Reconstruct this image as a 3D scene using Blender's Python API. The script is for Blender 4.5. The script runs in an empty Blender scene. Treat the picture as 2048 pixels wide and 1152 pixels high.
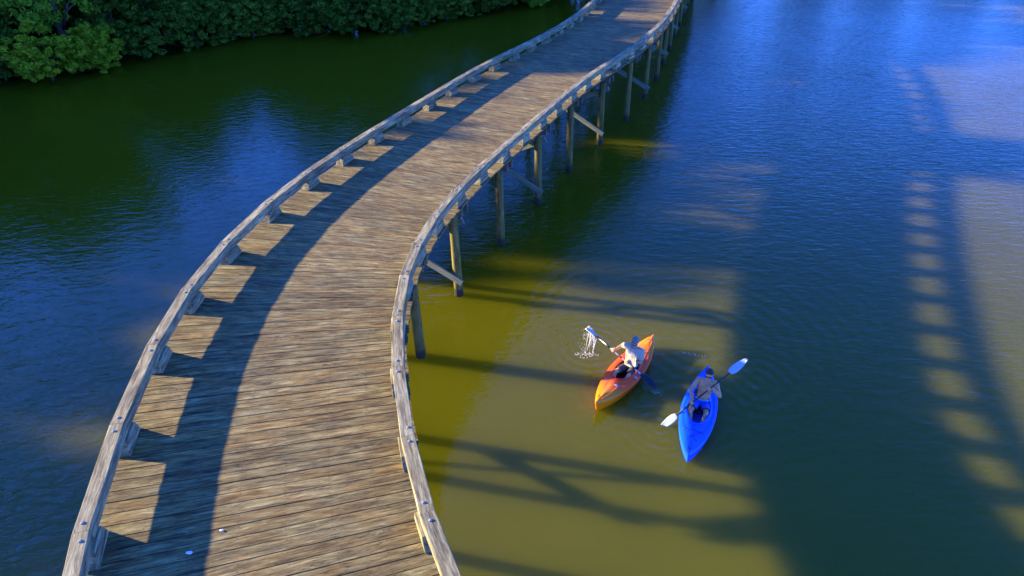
import bpy, bmesh, math, random
import numpy as np
from mathutils import Vector, Matrix
from mathutils.bvhtree import BVHTree
rnd = random.Random(7)
sc = bpy.context.scene
col = sc.collection
R = math.radians

# ------------------------------------------------------------------ camera
PITCH, ROLL, CAMZ = 0.59637, -0.02468, 10.5
cd = bpy.data.cameras.new('camera'); cam = bpy.data.objects.new('camera', cd); col.objects.link(cam)
cd.sensor_width = 36; cd.lens = 1325.2 / 2048 * 36; cd.clip_start = .1; cd.clip_end = 3000
cp, sp = math.cos(PITCH), math.sin(PITCH); cr, sr = math.cos(ROLL), math.sin(ROLL)
r0 = Vector((1, 0, 0)); f0 = Vector((0, cp, -sp)); u0 = Vector((0, sp, cp))
cx = r0 * cr + u0 * sr; cy = u0 * cr - r0 * sr; cz = -f0
cam.matrix_world = Matrix(((cx.x, cy.x, cz.x, 0), (cx.y, cy.y, cz.y, 0), (cx.z, cy.z, cz.z, CAMZ), (0, 0, 0, 1)))
sc.camera = cam

# ------------------------------------------------------------------ light
SUN_AZ, SUN_EL = R(-14), R(15.25)       # azimuth the light travels towards, from +X
tow = Vector((-math.cos(SUN_AZ) * math.cos(SUN_EL), -math.sin(SUN_AZ) * math.cos(SUN_EL), math.sin(SUN_EL)))
w = bpy.data.worlds.new('World'); sc.world = w; w.use_nodes = True
nt = w.node_tree; bg = nt.nodes['Background']
sky = nt.nodes.new('ShaderNodeTexSky'); sky.sky_type = 'NISHITA'; sky.sun_disc = False
sky.sun_elevation = SUN_EL; sky.sun_rotation = math.atan2(tow.x, tow.y)
sky.air_density = 0.8; sky.dust_density = 0.1; sky.ozone_density = 9.5
hs = nt.nodes.new('ShaderNodeHueSaturation'); hs.inputs['Saturation'].default_value = 1.0; hs.inputs['Hue'].default_value = .5
nt.links.new(sky.outputs[0], hs.inputs['Color']); tint = nt.nodes.new('ShaderNodeMix'); tint.data_type = 'RGBA'; tint.blend_type = 'MULTIPLY'; tint.inputs[0].default_value = 1; tint.inputs[7].default_value = (.72, .82, 1.56, 1)
nt.links.new(hs.outputs[0], tint.inputs[6]); nt.links.new(tint.outputs[2], bg.inputs[0])
bg.inputs[1].default_value = 0.15
sd = bpy.data.lights.new('sun', 'SUN'); sd.energy = 4.2; sd.angle = R(.8); sd.color = (1, .83, .52)
so = bpy.data.objects.new('sun', sd); col.objects.link(so); so.location = (-30, 10, 20)
so.rotation_euler = tow.to_track_quat('Z', 'Y').to_euler()
vs = sc.view_settings; vs.view_transform = 'Standard'; vs.look = 'None'; vs.gamma = 1; vs.exposure = 2.35; vs.use_curve_mapping = False

# ------------------------------------------------------------------ helpers
def new_obj(name, me, m=None, parent=None, mw=None, smooth=False):
    if m is not None and not me.materials: me.materials.append(m)
    if smooth: me.polygons.foreach_set('use_smooth', [True] * len(me.polygons))
    o = bpy.data.objects.new(name, me); col.objects.link(o)
    if parent is not None:
        o.parent = parent
    if mw is not None: o.matrix_local = mw
    return o
def mesh(vs_, fs, name='mesh'):
    me = bpy.data.meshes.new(name); me.from_pydata([tuple(v) for v in vs_], [], fs); me.update(); return me
def tag(o, label=None, cat=None, group=None, kind=None):
    if label: o['label'] = label
    if cat: o['category'] = cat
    if group: o['group'] = group
    if kind: o['kind'] = kind
    return o
def empty(name, loc=(0, 0, 0), rz=0):
    o = bpy.data.objects.new(name, None); col.objects.link(o); o.location = loc; o.rotation_euler = (0, 0, rz); o.empty_display_size = .3; return o
def frame(p, xd, up=Vector((0, 0, 1))):
    xd = Vector(xd).normalized(); y = up.cross(xd).normalized(); z = xd.cross(y)
    return Matrix(((xd.x, y.x, z.x, p[0]), (xd.y, y.y, z.y, p[1]), (xd.z, y.z, z.z, p[2]), (0, 0, 0, 1)))
def prism(prof0, prof1, x0, x1):
    n = len(prof0)
    v = [(x0, a, b) for a, b in prof0] + [(x1, a, b) for a, b in prof1]
    f = [(i, (i + 1) % n, n + (i + 1) % n, n + i) for i in range(n)] + [tuple(range(n))[::-1], tuple(range(n, 2 * n))]
    return v, f
def oct_prof(w, h, c):
    a, b = w / 2, h / 2
    return [(-a + c, -b), (a - c, -b), (a, -b + c), (a, b - c), (a - c, b), (-a + c, b), (-a, b - c), (-a, -b + c)]
def timber(name, p0, p1, w, h, m, parent, c=.008, base=Vector((0, 0, 0))):
    p0 = Vector(p0); p1 = Vector(p1); L = (p1 - p0).length
    v, f = prism(oct_prof(w, h, c), oct_prof(w, h, c), -L / 2, L / 2)
    return new_obj(name, mesh(v, f), m, parent, frame((p0 + p1) / 2 - base, p1 - p0))
def tube_geo(path, rad, n=8, caps=True):
    v, f = [], []
    path = [Vector(p) for p in path]
    rad = rad if isinstance(rad, (list, tuple)) else [rad] * len(path)
    ref = None
    for i, p in enumerate(path):
        d = (path[min(i + 1, len(path) - 1)] - path[max(i - 1, 0)]).normalized()
        if ref is None: ref = d.orthogonal().normalized()
        ref = (ref - d * ref.dot(d)).normalized(); b = d.cross(ref)
        for k in range(n):
            a = 2 * math.pi * k / n; v.append(p + (ref * math.cos(a) + b * math.sin(a)) * rad[i])
    for i in range(len(path) - 1):
        for k in range(n):
            a = i * n + k; b_ = i * n + (k + 1) % n; f.append((a, b_, b_ + n, a + n))
    if caps: f.append(tuple(range(n))[::-1]); f.append(tuple(range(len(v) - n, len(v))))
    return v, f
def merge(parts):
    V, F = [], []
    for v, f in parts:
        o = len(V); V += [tuple(x) for x in v]; F += [tuple(i + o for i in q) for q in f]
    return V, F
def tube(name, path, rad, m, parent=None, n=8, smooth=True):
    v, f = tube_geo(path, rad, n); return new_obj(name, mesh(v, f), m, parent, None, smooth)

# ------------------------------------------------------------------ materials
class NT:
    def __init__(s, name):
        s.m = bpy.data.materials.new(name); s.m.use_nodes = True; s.t = s.m.node_tree
        s.b = s.t.nodes['Principled BSDF']; s.out = s.t.nodes['Material Output']
    def n(s, typ, **kw):
        x = s.t.nodes.new(typ)
        for k, v in kw.items(): setattr(x, k, v)
        return x
    def l(s, a, b): s.t.links.new(a, b)
    def val(s, sock, v):
        if hasattr(v, 'links') or hasattr(v, 'is_output'): s.l(v, sock)
        else: sock.default_value = v
    def math(s, op, a, b=0.0, clamp=False):
        x = s.n('ShaderNodeMath', operation=op, use_clamp=clamp); s.val(x.inputs[0], a); s.val(x.inputs[1], b); return x.outputs[0]
    def vm(s, op, a, b):
        x = s.n('ShaderNodeVectorMath', operation=op); s.val(x.inputs[0], a); s.val(x.inputs[1], b); return x.outputs[0]
    def noise(s, vec, scale, detail=4, rough=.55, dist=0):
        x = s.n('ShaderNodeTexNoise'); s.l(vec, x.inputs['Vector']); x.inputs['Scale'].default_value = scale
        x.inputs['Detail'].default_value = detail; x.inputs['Roughness'].default_value = rough; x.inputs['Distortion'].default_value = dist; return x.outputs['Fac']
    def ramp(s, fac, stops, interp='LINEAR'):
        x = s.n('ShaderNodeValToRGB'); s.l(fac, x.inputs[0]); e = x.color_ramp.elements; x.color_ramp.interpolation = interp
        while len(e) < len(stops): e.new(.5)
        for el, (p, c) in zip(e, stops):
            el.position = p; el.color = (*c, 1) if len(c) == 3 else c
        return x.outputs[0]
    def mix(s, fac, a, b, mode='MIX'):
        x = s.n('ShaderNodeMix', data_type='RGBA', blend_type=mode); s.val(x.inputs[0], fac)
        s.val(x.inputs[6], a if not isinstance(a, tuple) else (*a, 1)); s.val(x.inputs[7], b if not isinstance(b, tuple) else (*b, 1)); return x.outputs[2]
    def maprange(s, v, a, b, c=0., d=1.):
        x = s.n('ShaderNodeMapRange'); s.l(v, x.inputs[0]); 
        for i, q in enumerate((a, b, c, d)): x.inputs[i + 1].default_value = q
        return x.outputs[0]
    def bump(s, h, strength=.5, dist=.01, normal=None):
        x = s.n('ShaderNodeBump'); s.l(h, x.inputs['Height']); x.inputs['Strength'].default_value = strength; x.inputs['Distance'].default_value = dist
        if normal: s.l(normal, x.inputs['Normal'])
        return x.outputs[0]

def wood(name, tones, freq=1.0, crack=.75, bump=.6, wet=False, var=.35, knots=True, rough=.85, rot=False):
    M = NT(name)
    tc = M.n('ShaderNodeTexCoord'); oi = M.n('ShaderNodeObjectInfo')
    rv = M.n('ShaderNodeCombineXYZ'); 
    k1 = M.math('MULTIPLY', oi.outputs['Random'], 91.7); k2 = M.math('MULTIPLY', oi.outputs['Random'], 57.3)
    M.l(k1, rv.inputs[0]); M.l(k2, rv.inputs[1]); M.l(k1, rv.inputs[2])
    P = M.vm('ADD', tc.outputs['Object'], rv.outputs[0])
    # knots: grain bends round them
    kv = M.vm('MULTIPLY', P, (1.3, 5.0, 5.0))
    vo = M.n('ShaderNodeTexVoronoi'); M.l(kv, vo.inputs['Vector']); vo.inputs['Scale'].default_value = 1.15
    kd = M.maprange(vo.outputs['Distance'], .0, .42, 1, 0)
    kd2 = M.math('POWER', kd, 2.0)
    warp = M.noise(M.vm('MULTIPLY', P, (.9, 2.5, 2.5)), 1.0, 3)
    off = M.n('ShaderNodeCombineXYZ'); M.l(M.math('ADD', M.math('MULTIPLY', warp, .10), M.math('MULTIPLY', kd2, .06)), off.inputs[1]); M.l(M.math('MULTIPLY', warp, .06), off.inputs[2])
    Q = M.vm('ADD', P, off.outputs[0])
    g1 = M.noise(M.vm('MULTIPLY', Q, (3.2 * freq, 36 * freq, 36 * freq)), 1, 6, .72)
    g2 = M.noise(M.vm('MULTIPLY', Q, (1.5, 11, 11)), 1, 4, .65)
    g3 = M.noise(M.vm('MULTIPLY', Q, (9, 110, 110)), 1, 3, .6)
    big = M.noise(M.vm('MULTIPLY', P, (1.6, 4, 4)), 1, 4, .6)
    t = M.math('ADD', M.math('MULTIPLY', g1, .55), M.math('MULTIPLY', g2, .45))
    base = M.ramp(t, [(.34, tones[0]), (.46, tones[1]), (.55, tones[2]), (.68, tones[3])])
    tint = M.ramp(oi.outputs['Random'], [(0, (.62, .58, .54)), (.25, (1.05, .98, .9)), (.45, (.8, .8, .82)), (.62, (1.12, 1.0, .86)), (.8, (.88, .84, .78)), (1, (1.22, 1.16, 1.06))], 'LINEAR')
    c = M.mix(var, base, M.mix(1.0, base, tint, 'MULTIPLY'))
    patch = M.ramp(big, [(.42, (0, 0, 0)), (.62, (1, 1, 1))])
    c = M.mix(M.math('MULTIPLY', patch, .7), c, M.mix(1.0, c, tones[4], 'MULTIPLY'))
    dark = M.ramp(M.noise(M.vm('MULTIPLY', Q, (4.5, 46, 46)), 1, 5, .78), [(.57, (0, 0, 0)), (.66, (1, 1, 1))])
    gate = M.ramp(M.noise(M.vm('MULTIPLY', P, (1.8, 6, 6)), 1, 3), [(.48, (0, 0, 0)), (.6, (1, 1, 1))])
    ck = M.math('MULTIPLY', dark, gate)
    c = M.mix(M.math('MULTIPLY', ck, crack), c, (.025, .02, .016))
    if rot:
        so_ = M.n('ShaderNodeSeparateXYZ'); M.l(tc.outputs['Object'], so_.inputs[0])
        pick = M.math('GREATER_THAN', M.math('FRACT', M.math('MULTIPLY', oi.outputs['Random'], 13.7)), .78)
        band = M.maprange(M.math('ABSOLUTE', M.math('ADD', so_.outputs[1], M.math('MULTIPLY', M.math('SUBTRACT', warp, .5), .12))), .012, .045, 1, 0)
        rn = M.ramp(M.noise(M.vm('MULTIPLY', P, (9, 30, 30)), 1, 5, .75), [(.47, (0, 0, 0)), (.56, (1, 1, 1))])
        rg = M.ramp(M.noise(M.vm('MULTIPLY', P, (.9, 2, 2)), 1, 2), [(.45, (0, 0, 0)), (.55, (1, 1, 1))])
        rt = M.math('MULTIPLY', M.math('MULTIPLY', pick, band), M.math('MULTIPLY', rn, rg))
        c = M.mix(M.math('MULTIPLY', rt, .85), c, (.03, .02, .014)); ck = M.math('ADD', ck, rt)
        nx = M.math('SUBTRACT', M.math('FLOORED_MODULO', so_.outputs[0], .6), .3); ny = M.math('SUBTRACT', M.math('ABSOLUTE', so_.outputs[1]), .055)
        nd = M.math('SQRT', M.math('ADD', M.math('MULTIPLY', nx, nx), M.math('MULTIPLY', ny, ny)))
        c = M.mix(M.maprange(nd, .007, .012, .75, 0), c, (.04, .03, .025))   # nail heads over the stringers
    if knots:
        ring = M.math('SINE', M.math('MULTIPLY', vo.outputs['Distance'], 90.0))
        kk = M.ramp(kd, [(.66, (0, 0, 0)), (.85, (1, 1, 1))])
        c = M.mix(M.math('MULTIPLY', kk, .65), c, M.mix(M.math('ADD', M.math('MULTIPLY', ring, .3), .5), (.05, .03, .018), tones[1]))
    if wet:
        geo = M.n('ShaderNodeNewGeometry'); sx = M.n('ShaderNodeSeparateXYZ'); M.l(geo.outputs['Position'], sx.inputs[0])
        z = M.math('ADD', sx.outputs[2], M.math('MULTIPLY', M.noise(P, 6, 3), -.12))
        al = M.ramp(M.maprange(z, 0, .9), [(0, (0, 0, 0)), (.16, (.05, .05, .05)), (.24, (.6, .6, .6)), (.5, (.85, .85, .85)), (1, (1, 1, 1))])
        c = M.mix(al, (.035, .032, .02), c)
    M.l(c, M.b.inputs['Base Color']); M.b.inputs['Roughness'].default_value = rough; M.b.inputs['Specular IOR Level'].default_value = .25
    h = M.math('ADD', M.math('ADD', M.math('MULTIPLY', g1, .6), M.math('MULTIPLY', g3, .35)), M.math('MULTIPLY', ck, -1.0))
    M.l(M.bump(h, bump, .012), M.b.inputs['Normal'])
    return M.m
def plain(name, c, rough=.5, metal=0, spec=.5, bump=None, **kw):
    M = NT(name); b = M.b
    b.inputs['Base Color'].default_value = (*c, 1); b.inputs['Roughness'].default_value = rough; b.inputs['Metallic'].default_value = metal; b.inputs['Specular IOR Level'].default_value = spec
    tc = M.n('ShaderNodeTexCoord')
    n = M.noise(tc.outputs['Object'], 14, 4)
    cc = M.mix(.5, (*c,), M.mix(1.0, (*c,), M.ramp(n, [(.3, (.75, .75, .75)), (.7, (1.2, 1.2, 1.2))]), 'MULTIPLY')); M.l(cc, b.inputs['Base Color'])
    if bump: M.l(M.bump(M.noise(tc.outputs['Object'], bump[0], 3), bump[1], bump[2]), b.inputs['Normal'])
    return M.m

MAT = {}
MAT['deck'] = wood('deck_wood', [(.02, .014, .005), (.115, .09, .030), (.22, .185, .064), (.43, .385, .155), (.95, .70, .42)], 1.0, .85, .9, var=.75, rot=True)
MAT['curb'] = wood('curb_wood', [(.045, .035, .016), (.16, .14, .068), (.31, .28, .135), (.55, .52, .27), (.85, .80, .72)], .8, .8, .6, var=.55, knots=False)
MAT['under'] = wood('framing_wood', [(.05, .04, .025), (.10, .085, .055), (.16, .135, .09), (.23, .20, .14), (.85, .9, .7)], .8, .6, .4, var=.5)
MAT['brace'] = wood('brace_wood', [(.09, .10, .06), (.15, .165, .105), (.20, .215, .145), (.26, .27, .19), (.85, .95, .8)], .8, .6, .4, var=.4)
MAT['pile'] = wood('pile_wood', [(.06, .045, .014), (.13, .105, .032), (.20, .165, .05), (.29, .24, .08), (.8, .85, .65)], .8, .7, .5, wet=True, var=.5, knots=False)
MAT['pile'].node_tree.nodes['Principled BSDF'].inputs['Specular IOR Level'].default_value = .08
MAT['bolt'] = plain('bolt_steel', (.22, .21, .19), .8, 0, .2)

def water_mat():
    M = NT('lake_water'); t = M.t
    geo = M.n('ShaderNodeNewGeometry'); P = geo.outputs['Position']
    def rot_scale(ang, sxy):
        mp = M.n('ShaderNodeMapping', vector_type='POINT'); M.l(P, mp.inputs[0]); mp.inputs['Rotation'].default_value = (0, 0, R(ang)); mp.inputs['Scale'].default_value = (*sxy, 1); return mp.outputs[0]
    a1 = M.noise(rot_scale(32, (1.7, 4.0)), 1.0, 3, .5, .6)
    a2 = M.noise(rot_scale(-62, (1.6, 3.8)), 1.0, 3, .5, .6)
    b = M.noise(rot_scale(12, (3.4, 7.5)), 1.0, 3, .55, .5)
    d = M.noise(rot_scale(-30, (12, 20)), 1.0, 2, .6)
    xs = M.n('ShaderNodeSeparateXYZ'); M.l(P, xs.inputs[0])
    wl = M.maprange(M.math('ADD', xs.outputs[0], M.math('MULTIPLY', M.noise(P, .15, 2), 5.0)), -4.0, 4.5)
    a = M.math('ADD', M.math('MULTIPLY', a1, wl), M.math('MULTIPLY', a2, M.math('MULTIPLY', M.math('SUBTRACT', 1.0, wl), 1.5)))
    big = M.ramp(M.noise(P, .09, 3), [(.35, (.55, .55, .55)), (.65, (1, 1, 1))])
    h = M.math('ADD', M.math('ADD', M.math('MULTIPLY', a, 1.0), M.math('MULTIPLY', b, .5)), M.math('MULTIPLY', d, .10))
    calm = M.math('MAXIMUM', M.maprange(xs.outputs[1], 11.0, 19.0, .38, 1.0), M.math('MAXIMUM', M.maprange(xs.outputs[0], -3.0, -7.0, .38, 1.0), M.maprange(xs.outputs[0], 5.0, 13.0, .38, .9)))
    lee = M.math('MAXIMUM', M.maprange(xs.outputs[0], -8.0, -1.0, .42, 1.0), M.maprange(xs.outputs[1], 12.0, 17.0, 1.0, .42))
    h = M.math('MULTIPLY', M.math('MULTIPLY', M.math('MULTIPLY', h, big), calm), lee)
    # rings spreading from paddle strokes and hulls
    for (x, y, k, fall, amp) in [(1.9, 12.75, 26, 1.1, .22), (3.9, 10.4, 22, 2.4, .09), (2.7, 11.5, 21, 2.3, .08), (4.6, 12.9, 16, 4.0, .09), (3.1, 10.0, 30, .8, .16), (-2.3, 12.6, 28, .9, .08), (2.9, 14.4, 15, 3.0, .06), (5.6, 11.4, 20, 1.5, .08)]:
        q = M.vm('SUBTRACT', P, (x, y, 0)); ln = M.n('ShaderNodeVectorMath', operation='LENGTH'); M.l(q, ln.inputs[0]); dd = ln.outputs['Value']
        wob = M.math('MULTIPLY', M.noise(P, 1.1, 2), 2.6)
        s_ = M.math('SINE', M.math('ADD', M.math('MULTIPLY', dd, float(k)), wob))
        fo = M.math('EXPONENT', M.math('MULTIPLY', M.math('POWER', M.math('DIVIDE', dd, fall), 2.0), -1.0))
        h = M.math('ADD', h, M.math('MULTIPLY', M.math('MULTIPLY', s_, fo), amp))
    nb = M.bump(h, 1.0, .040)
    # murky water body: silt scatters the light that gets in
    silt = M.noise(P, .35, 4, .6)
    body = M.mix(silt, (.069, .067, .0015), (.090, .086, .003))
    far = M.n('ShaderNodeSeparateXYZ'); M.l(P, far.inputs[0])
    sss = M.n('ShaderNodeSubsurfaceScattering', falloff='BURLEY'); M.l(body, sss.inputs['Color']); sss.inputs['Radius'].default_value = (1.0, 1.0, .6); sss.inputs['Scale'].default_value = .95
    gl = M.n('ShaderNodeBsdfGlossy'); gl.inputs['Roughness'].default_value = .045; M.l(nb, gl.inputs['Normal'])
    fr = M.n('ShaderNodeFresnel'); fr.inputs['IOR'].default_value = 1.335; M.l(nb, fr.inputs['Normal'])
    mx = M.n('ShaderNodeMixShader'); M.l(fr.outputs[0], mx.inputs[0]); M.l(sss.outputs[0], mx.inputs[1]); M.l(gl.outputs[0], mx.inputs[2])
    M.l(mx.outputs[0], M.out.inputs['Surface']); t.nodes.remove(M.b)
    return M.m
MAT['water'] = water_mat()

def leaf_mat(name, c1, c2, c3):
    M = NT(name); t = M.t
    oi = M.n('ShaderNodeObjectInfo'); at = M.n('ShaderNodeAttribute', attribute_name='tone', attribute_type='GEOMETRY')
    c = M.ramp(at.outputs['Fac'], [(0, c1), (.55, c2), (1, c3)])
    rr = M.ramp(oi.outputs['Random'], [(0, (.75, .8, .75)), (1, (1.15, 1.1, 1.1))]); c = M.mix(1.0, c, rr, 'MULTIPLY')
    M.l(c, M.b.inputs['Base Color']); M.b.inputs['Roughness'].default_value = .5; M.b.inputs['Specular IOR Level'].default_value = .06
    tr = M.n('ShaderNodeBsdfTranslucent'); M.l(M.mix(1.0, c, (1.1, 1.3, .5), 'MULTIPLY'), tr.inputs[0])
    mx = M.n('ShaderNodeMixShader'); mx.inputs[0].default_value = .3; M.l(M.b.outputs[0], mx.inputs[1]); M.l(tr.outputs[0], mx.inputs[2]); M.l(mx.outputs[0], M.out.inputs['Surface'])
    return M.m
MAT['leaf_dark'] = leaf_mat('dark_leaves', (.055, .095, .009), (.11, .175, .016), (.20, .28, .025))
MAT['leaf_green'] = leaf_mat('green_leaves', (.11, .18, .012), (.19, .31, .02), (.28, .43, .03))
MAT['leaf_yellow'] = leaf_mat('yellow_green_leaves', (.18, .22, .010), (.30, .36, .015), (.42, .46, .02))
MAT['bark'] = wood('bark', [(.03, .022, .010), (.07, .052, .025), (.10, .08, .04), (.15, .125, .065), (.8, .8, .75)], .4, .7, 1.0, knots=False)
MAT['soil'] = plain('bank_soil', (.026, .021, .008), .95, 0, .05, bump=(6, .8, .05))

# ------------------------------------------------------------------ setting: water and bank
me = mesh([(-700, -300, 0), (700, -300, 0), (700, 900, 0), (-700, 900, 0)], [(0, 1, 2, 3)])
tag(new_obj('water', me, MAT['water']), kind='structure')
shore = [(-46, -200), (-43, -40), (-41, -10), (-39.5, 8), (-38.5, 20), (-36, 28), (-31.5, 34.3), (-27.5, 37.0), (-24.0, 37.2), (-22.2, 40.4), (-19, 43.3), (-15.2, 47.2), (-10.2, 46.4), (-5.2, 48.6), (-.4, 52), (4.7, 56), (11, 61.5), (19, 66), (32, 71), (55, 76), (90, 82), (160, 90), (400, 110)]
rows = [(-1.0, -.6), (.7, -.06), (1.5, .15), (2.8, .4), (6, .9), (15, 1.4), (60, 3), (400, 9)]
V, F = [], []
sh = [Vector((a, b)) for a, b in shore]
nrm = []
for i in range(len(sh)):
    d = (sh[min(i + 1, len(sh) - 1)] - sh[max(i - 1, 0)]).normalized(); nrm.append(Vector((-d.y, d.x)))
SUB = 6
pts = []
for i in range(len(sh) - 1):
    for k in range(SUB):
        t = k / SUB; p = sh[i].lerp(sh[i + 1], t); n = nrm[i].lerp(nrm[i + 1], t)
        pts.append((p + n * rnd.uniform(-.18, .18) * (1 if abs(p.x) < 60 else 0), n))
pts.append((sh[-1], nrm[-1]))
for p, n in pts:
    for o_, z in rows:
        q = p + n * o_; V.append((q.x, q.y, z + (rnd.uniform(-.05, .12) if .3 < o_ < 20 else 0)))
nr = len(rows)
for i in range(len(pts) - 1):
    for k in range(nr - 1): F.append((i * nr + k, (i + 1) * nr + k, (i + 1) * nr + k + 1, i * nr + k + 1))
tag(new_obj('ground', mesh(V, F), MAT['soil'], smooth=True), kind='structure')

# ------------------------------------------------------------------ the boardwalk's line
CH = [1.4904663790623193, -0.16907222815211823, 0.3805121533201493, 0.2240266807494017, 0.09762245424792647, 0.13099401949823808, 0.06447365722177412]
def heading(s):
    if s < 3.3: return float(np.polynomial.chebyshev.chebval(3.3 / 15 - 1, CH)) + (3.3 - s) * .06
    if s > 25: return min(R(59.0 + 1.3 * (s - 25)), R(72)) if s < 38 else R(72)
    return float(np.polynomial.chebyshev.chebval(s / 15 - 1, CH))
DS = .05; S0, S1 = -4.0, 62.0
def integrate():
    x, y = -3.617, 6.438; a = [(3.3, x, y, heading(3.3))]
    s = 3.3
    while s < S1:
        h = heading(s + DS / 2); x += math.cos(h) * DS; y += math.sin(h) * DS; s += DS; a.append((s, x, y, heading(s)))
    x, y = -3.617, 6.438; s = 3.3; b = []
    while s > S0:
        h = heading(s - DS / 2); x -= math.cos(h) * DS; y -= math.sin(h) * DS; s -= DS; b.append((s, x, y, heading(s)))
    return np.array(b[::-1] + a)
TAB = integrate()
def at(s, off, z=0.0):
    x = np.interp(s, TAB[:, 0], TAB[:, 1]); y = np.interp(s, TAB[:, 0], TAB[:, 2]); h = np.interp(s, TAB[:, 0], TAB[:, 3])
    return Vector((x - math.sin(h) * off, y + math.cos(h) * off, z))
DECK, TOP = 3.085, 3.5
BW = empty('boardwalk', (-3, 5, 0)); tag(BW, 'weathered timber boardwalk curving over the lake on round piles', 'boardwalk')
OB = Vector((3, -5, 0)) * -1
def loc(v): return Vector(v) - OB
# deck planks
s = -3.6; k = 0; rest = []
while s < 60:
    wd = .188 + rnd.uniform(-.004, .004); g = .006 + rnd.uniform(0, .004); e0, e1 = 2.2 + rnd.uniform(-.012, .015), -2.2 + rnd.uniform(-.015, .012)
    z = DECK + rnd.uniform(-.003, .003)
    h0, h1 = .04 * max(0, 6 - s), .04 * max(0, 6 - s - wd)   # boards are laid a little off square at the bend
    A, B, C_, D = at(s + h0, e0), at(s - h0, e1), at(s + wd - g - h1, e1), at(s + wd - g + h1, e0)
    mid = (A + B + C_ + D) / 4; xd = ((B + C_) / 2 - (A + D) / 2); M4 = frame((mid.x, mid.y, z), xd); inv = M4.inverted()
    q = [inv @ Vector((p.x, p.y, z)) for p in (A, B, C_, D)]
    c = .004; vv = []
    for (p, i_, o_) in ((q[0], 1, 3), (q[3], 1, 0), (q[1], -1, 2), (q[2], -1, 1)): pass
    def ring(lo, hi, xs):   # lo = near-side edge point, hi = far-side edge point at one end
        sgn = 1 if hi.y > lo.y else -1
        return [(lo.x, lo.y, -.05), (lo.x, lo.y, -c), (lo.x, lo.y + sgn * c, 0), (hi.x, hi.y - sgn * c, 0), (hi.x, hi.y, -c), (hi.x, hi.y, -.05)]
    r1 = ring(q[0], q[3], 0); r2 = ring(q[1], q[2], 0)
    vv = r1 + r2
    ff = [(i, (i + 1) % 6, 6 + (i + 1) % 6, 6 + i) for i in range(6)] + [(5, 4, 3, 2, 1, 0), (6, 7, 8, 9, 10, 11)]
    M4l = M4.copy(); M4l.translation -= OB
    if k < 298:
        me = mesh(vv, ff); bm = bmesh.new(); bm.from_mesh(me); bmesh.ops.recalc_face_normals(bm, faces=bm.faces); bm.to_mesh(me); bm.free()
        new_obj('deck_plank', me, MAT['deck'], BW, M4l)
    else:
        rest.append(([M4l @ Vector(p) for p in vv], ff))
    s += wd; k += 1
V, F = merge(rest); me = mesh(V, F); bm = bmesh.new(); bm.from_mesh(me); bmesh.ops.recalc_face_normals(bm, faces=bm.faces); bm.to_mesh(me); bm.free()
tag(new_obj('deck_planks', me, MAT['deck'], BW), kind='stuff')

# curbs: timbers on scupper blocks
SL = [2.57, 4.31, 5.98, 7.46, 8.99, 10.62, 12.21, 13.73, 15.27, 16.84, 18.43, 19.97, 21.6, 23.08, 24.53, 26.05]
SRr = [1.42, 2.98, 4.67, 6.26, 7.85, 9.33, 10.83, 12.42, 13.92, 15.43, 16.83, 18.21, 19.55, 20.97, 22.39, 23.83, 25.24, 26.7]
while SL[-1] < 58: SL.append(SL[-1] + 1.52)
while SRr[-1] < 58: SRr.append(SRr[-1] + 1.52)
for lst in (SL, SRr):
    while lst[0] > -3: lst.insert(0, lst[0] - 1.6)
CW, CHH = .2, .19
bolt_me = None
def bolt_mesh():
    v, f = [], []
    n = 10; prof = [(.026, 0), (.025, .006), (.017, .014), (.0, .017)]
    for r_, z_ in prof[:-1]:
        for k in range(n): v.append((r_ * math.cos(2 * math.pi * k / n), r_ * math.sin(2 * math.pi * k / n), z_))
    v.append((0, 0, .017))
    for i in range(2):
        for k in range(n): f.append((i * n + k, i * n + (k + 1) % n, (i + 1) * n + (k + 1) % n, (i + 1) * n + k))
    for k in range(n): f.append((2 * n + k, 2 * n + (k + 1) % n, 3 * n))
    return mesh(v, f, 'bolt')
bolt_me = bolt_mesh()
def block_mesh(side):
    # trapezoid block: long at the foot, shorter under the curb
    lb, lt, w_, h_ = .36, .25, .235, TOP - CHH - DECK - .004
    v = [(-lb, -w_ / 2, 0), (lb, -w_ / 2, 0), (lb, w_ / 2, 0), (-lb, w_ / 2, 0), (-lt, -w_ / 2, h_), (lt, -w_ / 2, h_), (lt, w_ / 2, h_), (-lt, w_ / 2, h_)]
    v = [(a * .8, b, c) for a, b, c in v]
    me = mesh(v, [(3, 2, 1, 0), (4, 5, 6, 7), (0, 1, 5, 4), (1, 2, 6, 5), (2, 3, 7, 6), (3, 0, 4, 7)])
    bm = bmesh.new(); bm.from_mesh(me); bmesh.ops.bevel(bm, geom=bm.edges[:], offset=.006, segments=1, affect='EDGES'); bm.to_mesh(me); bm.free(); return me
blk = block_mesh(1)
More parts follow.
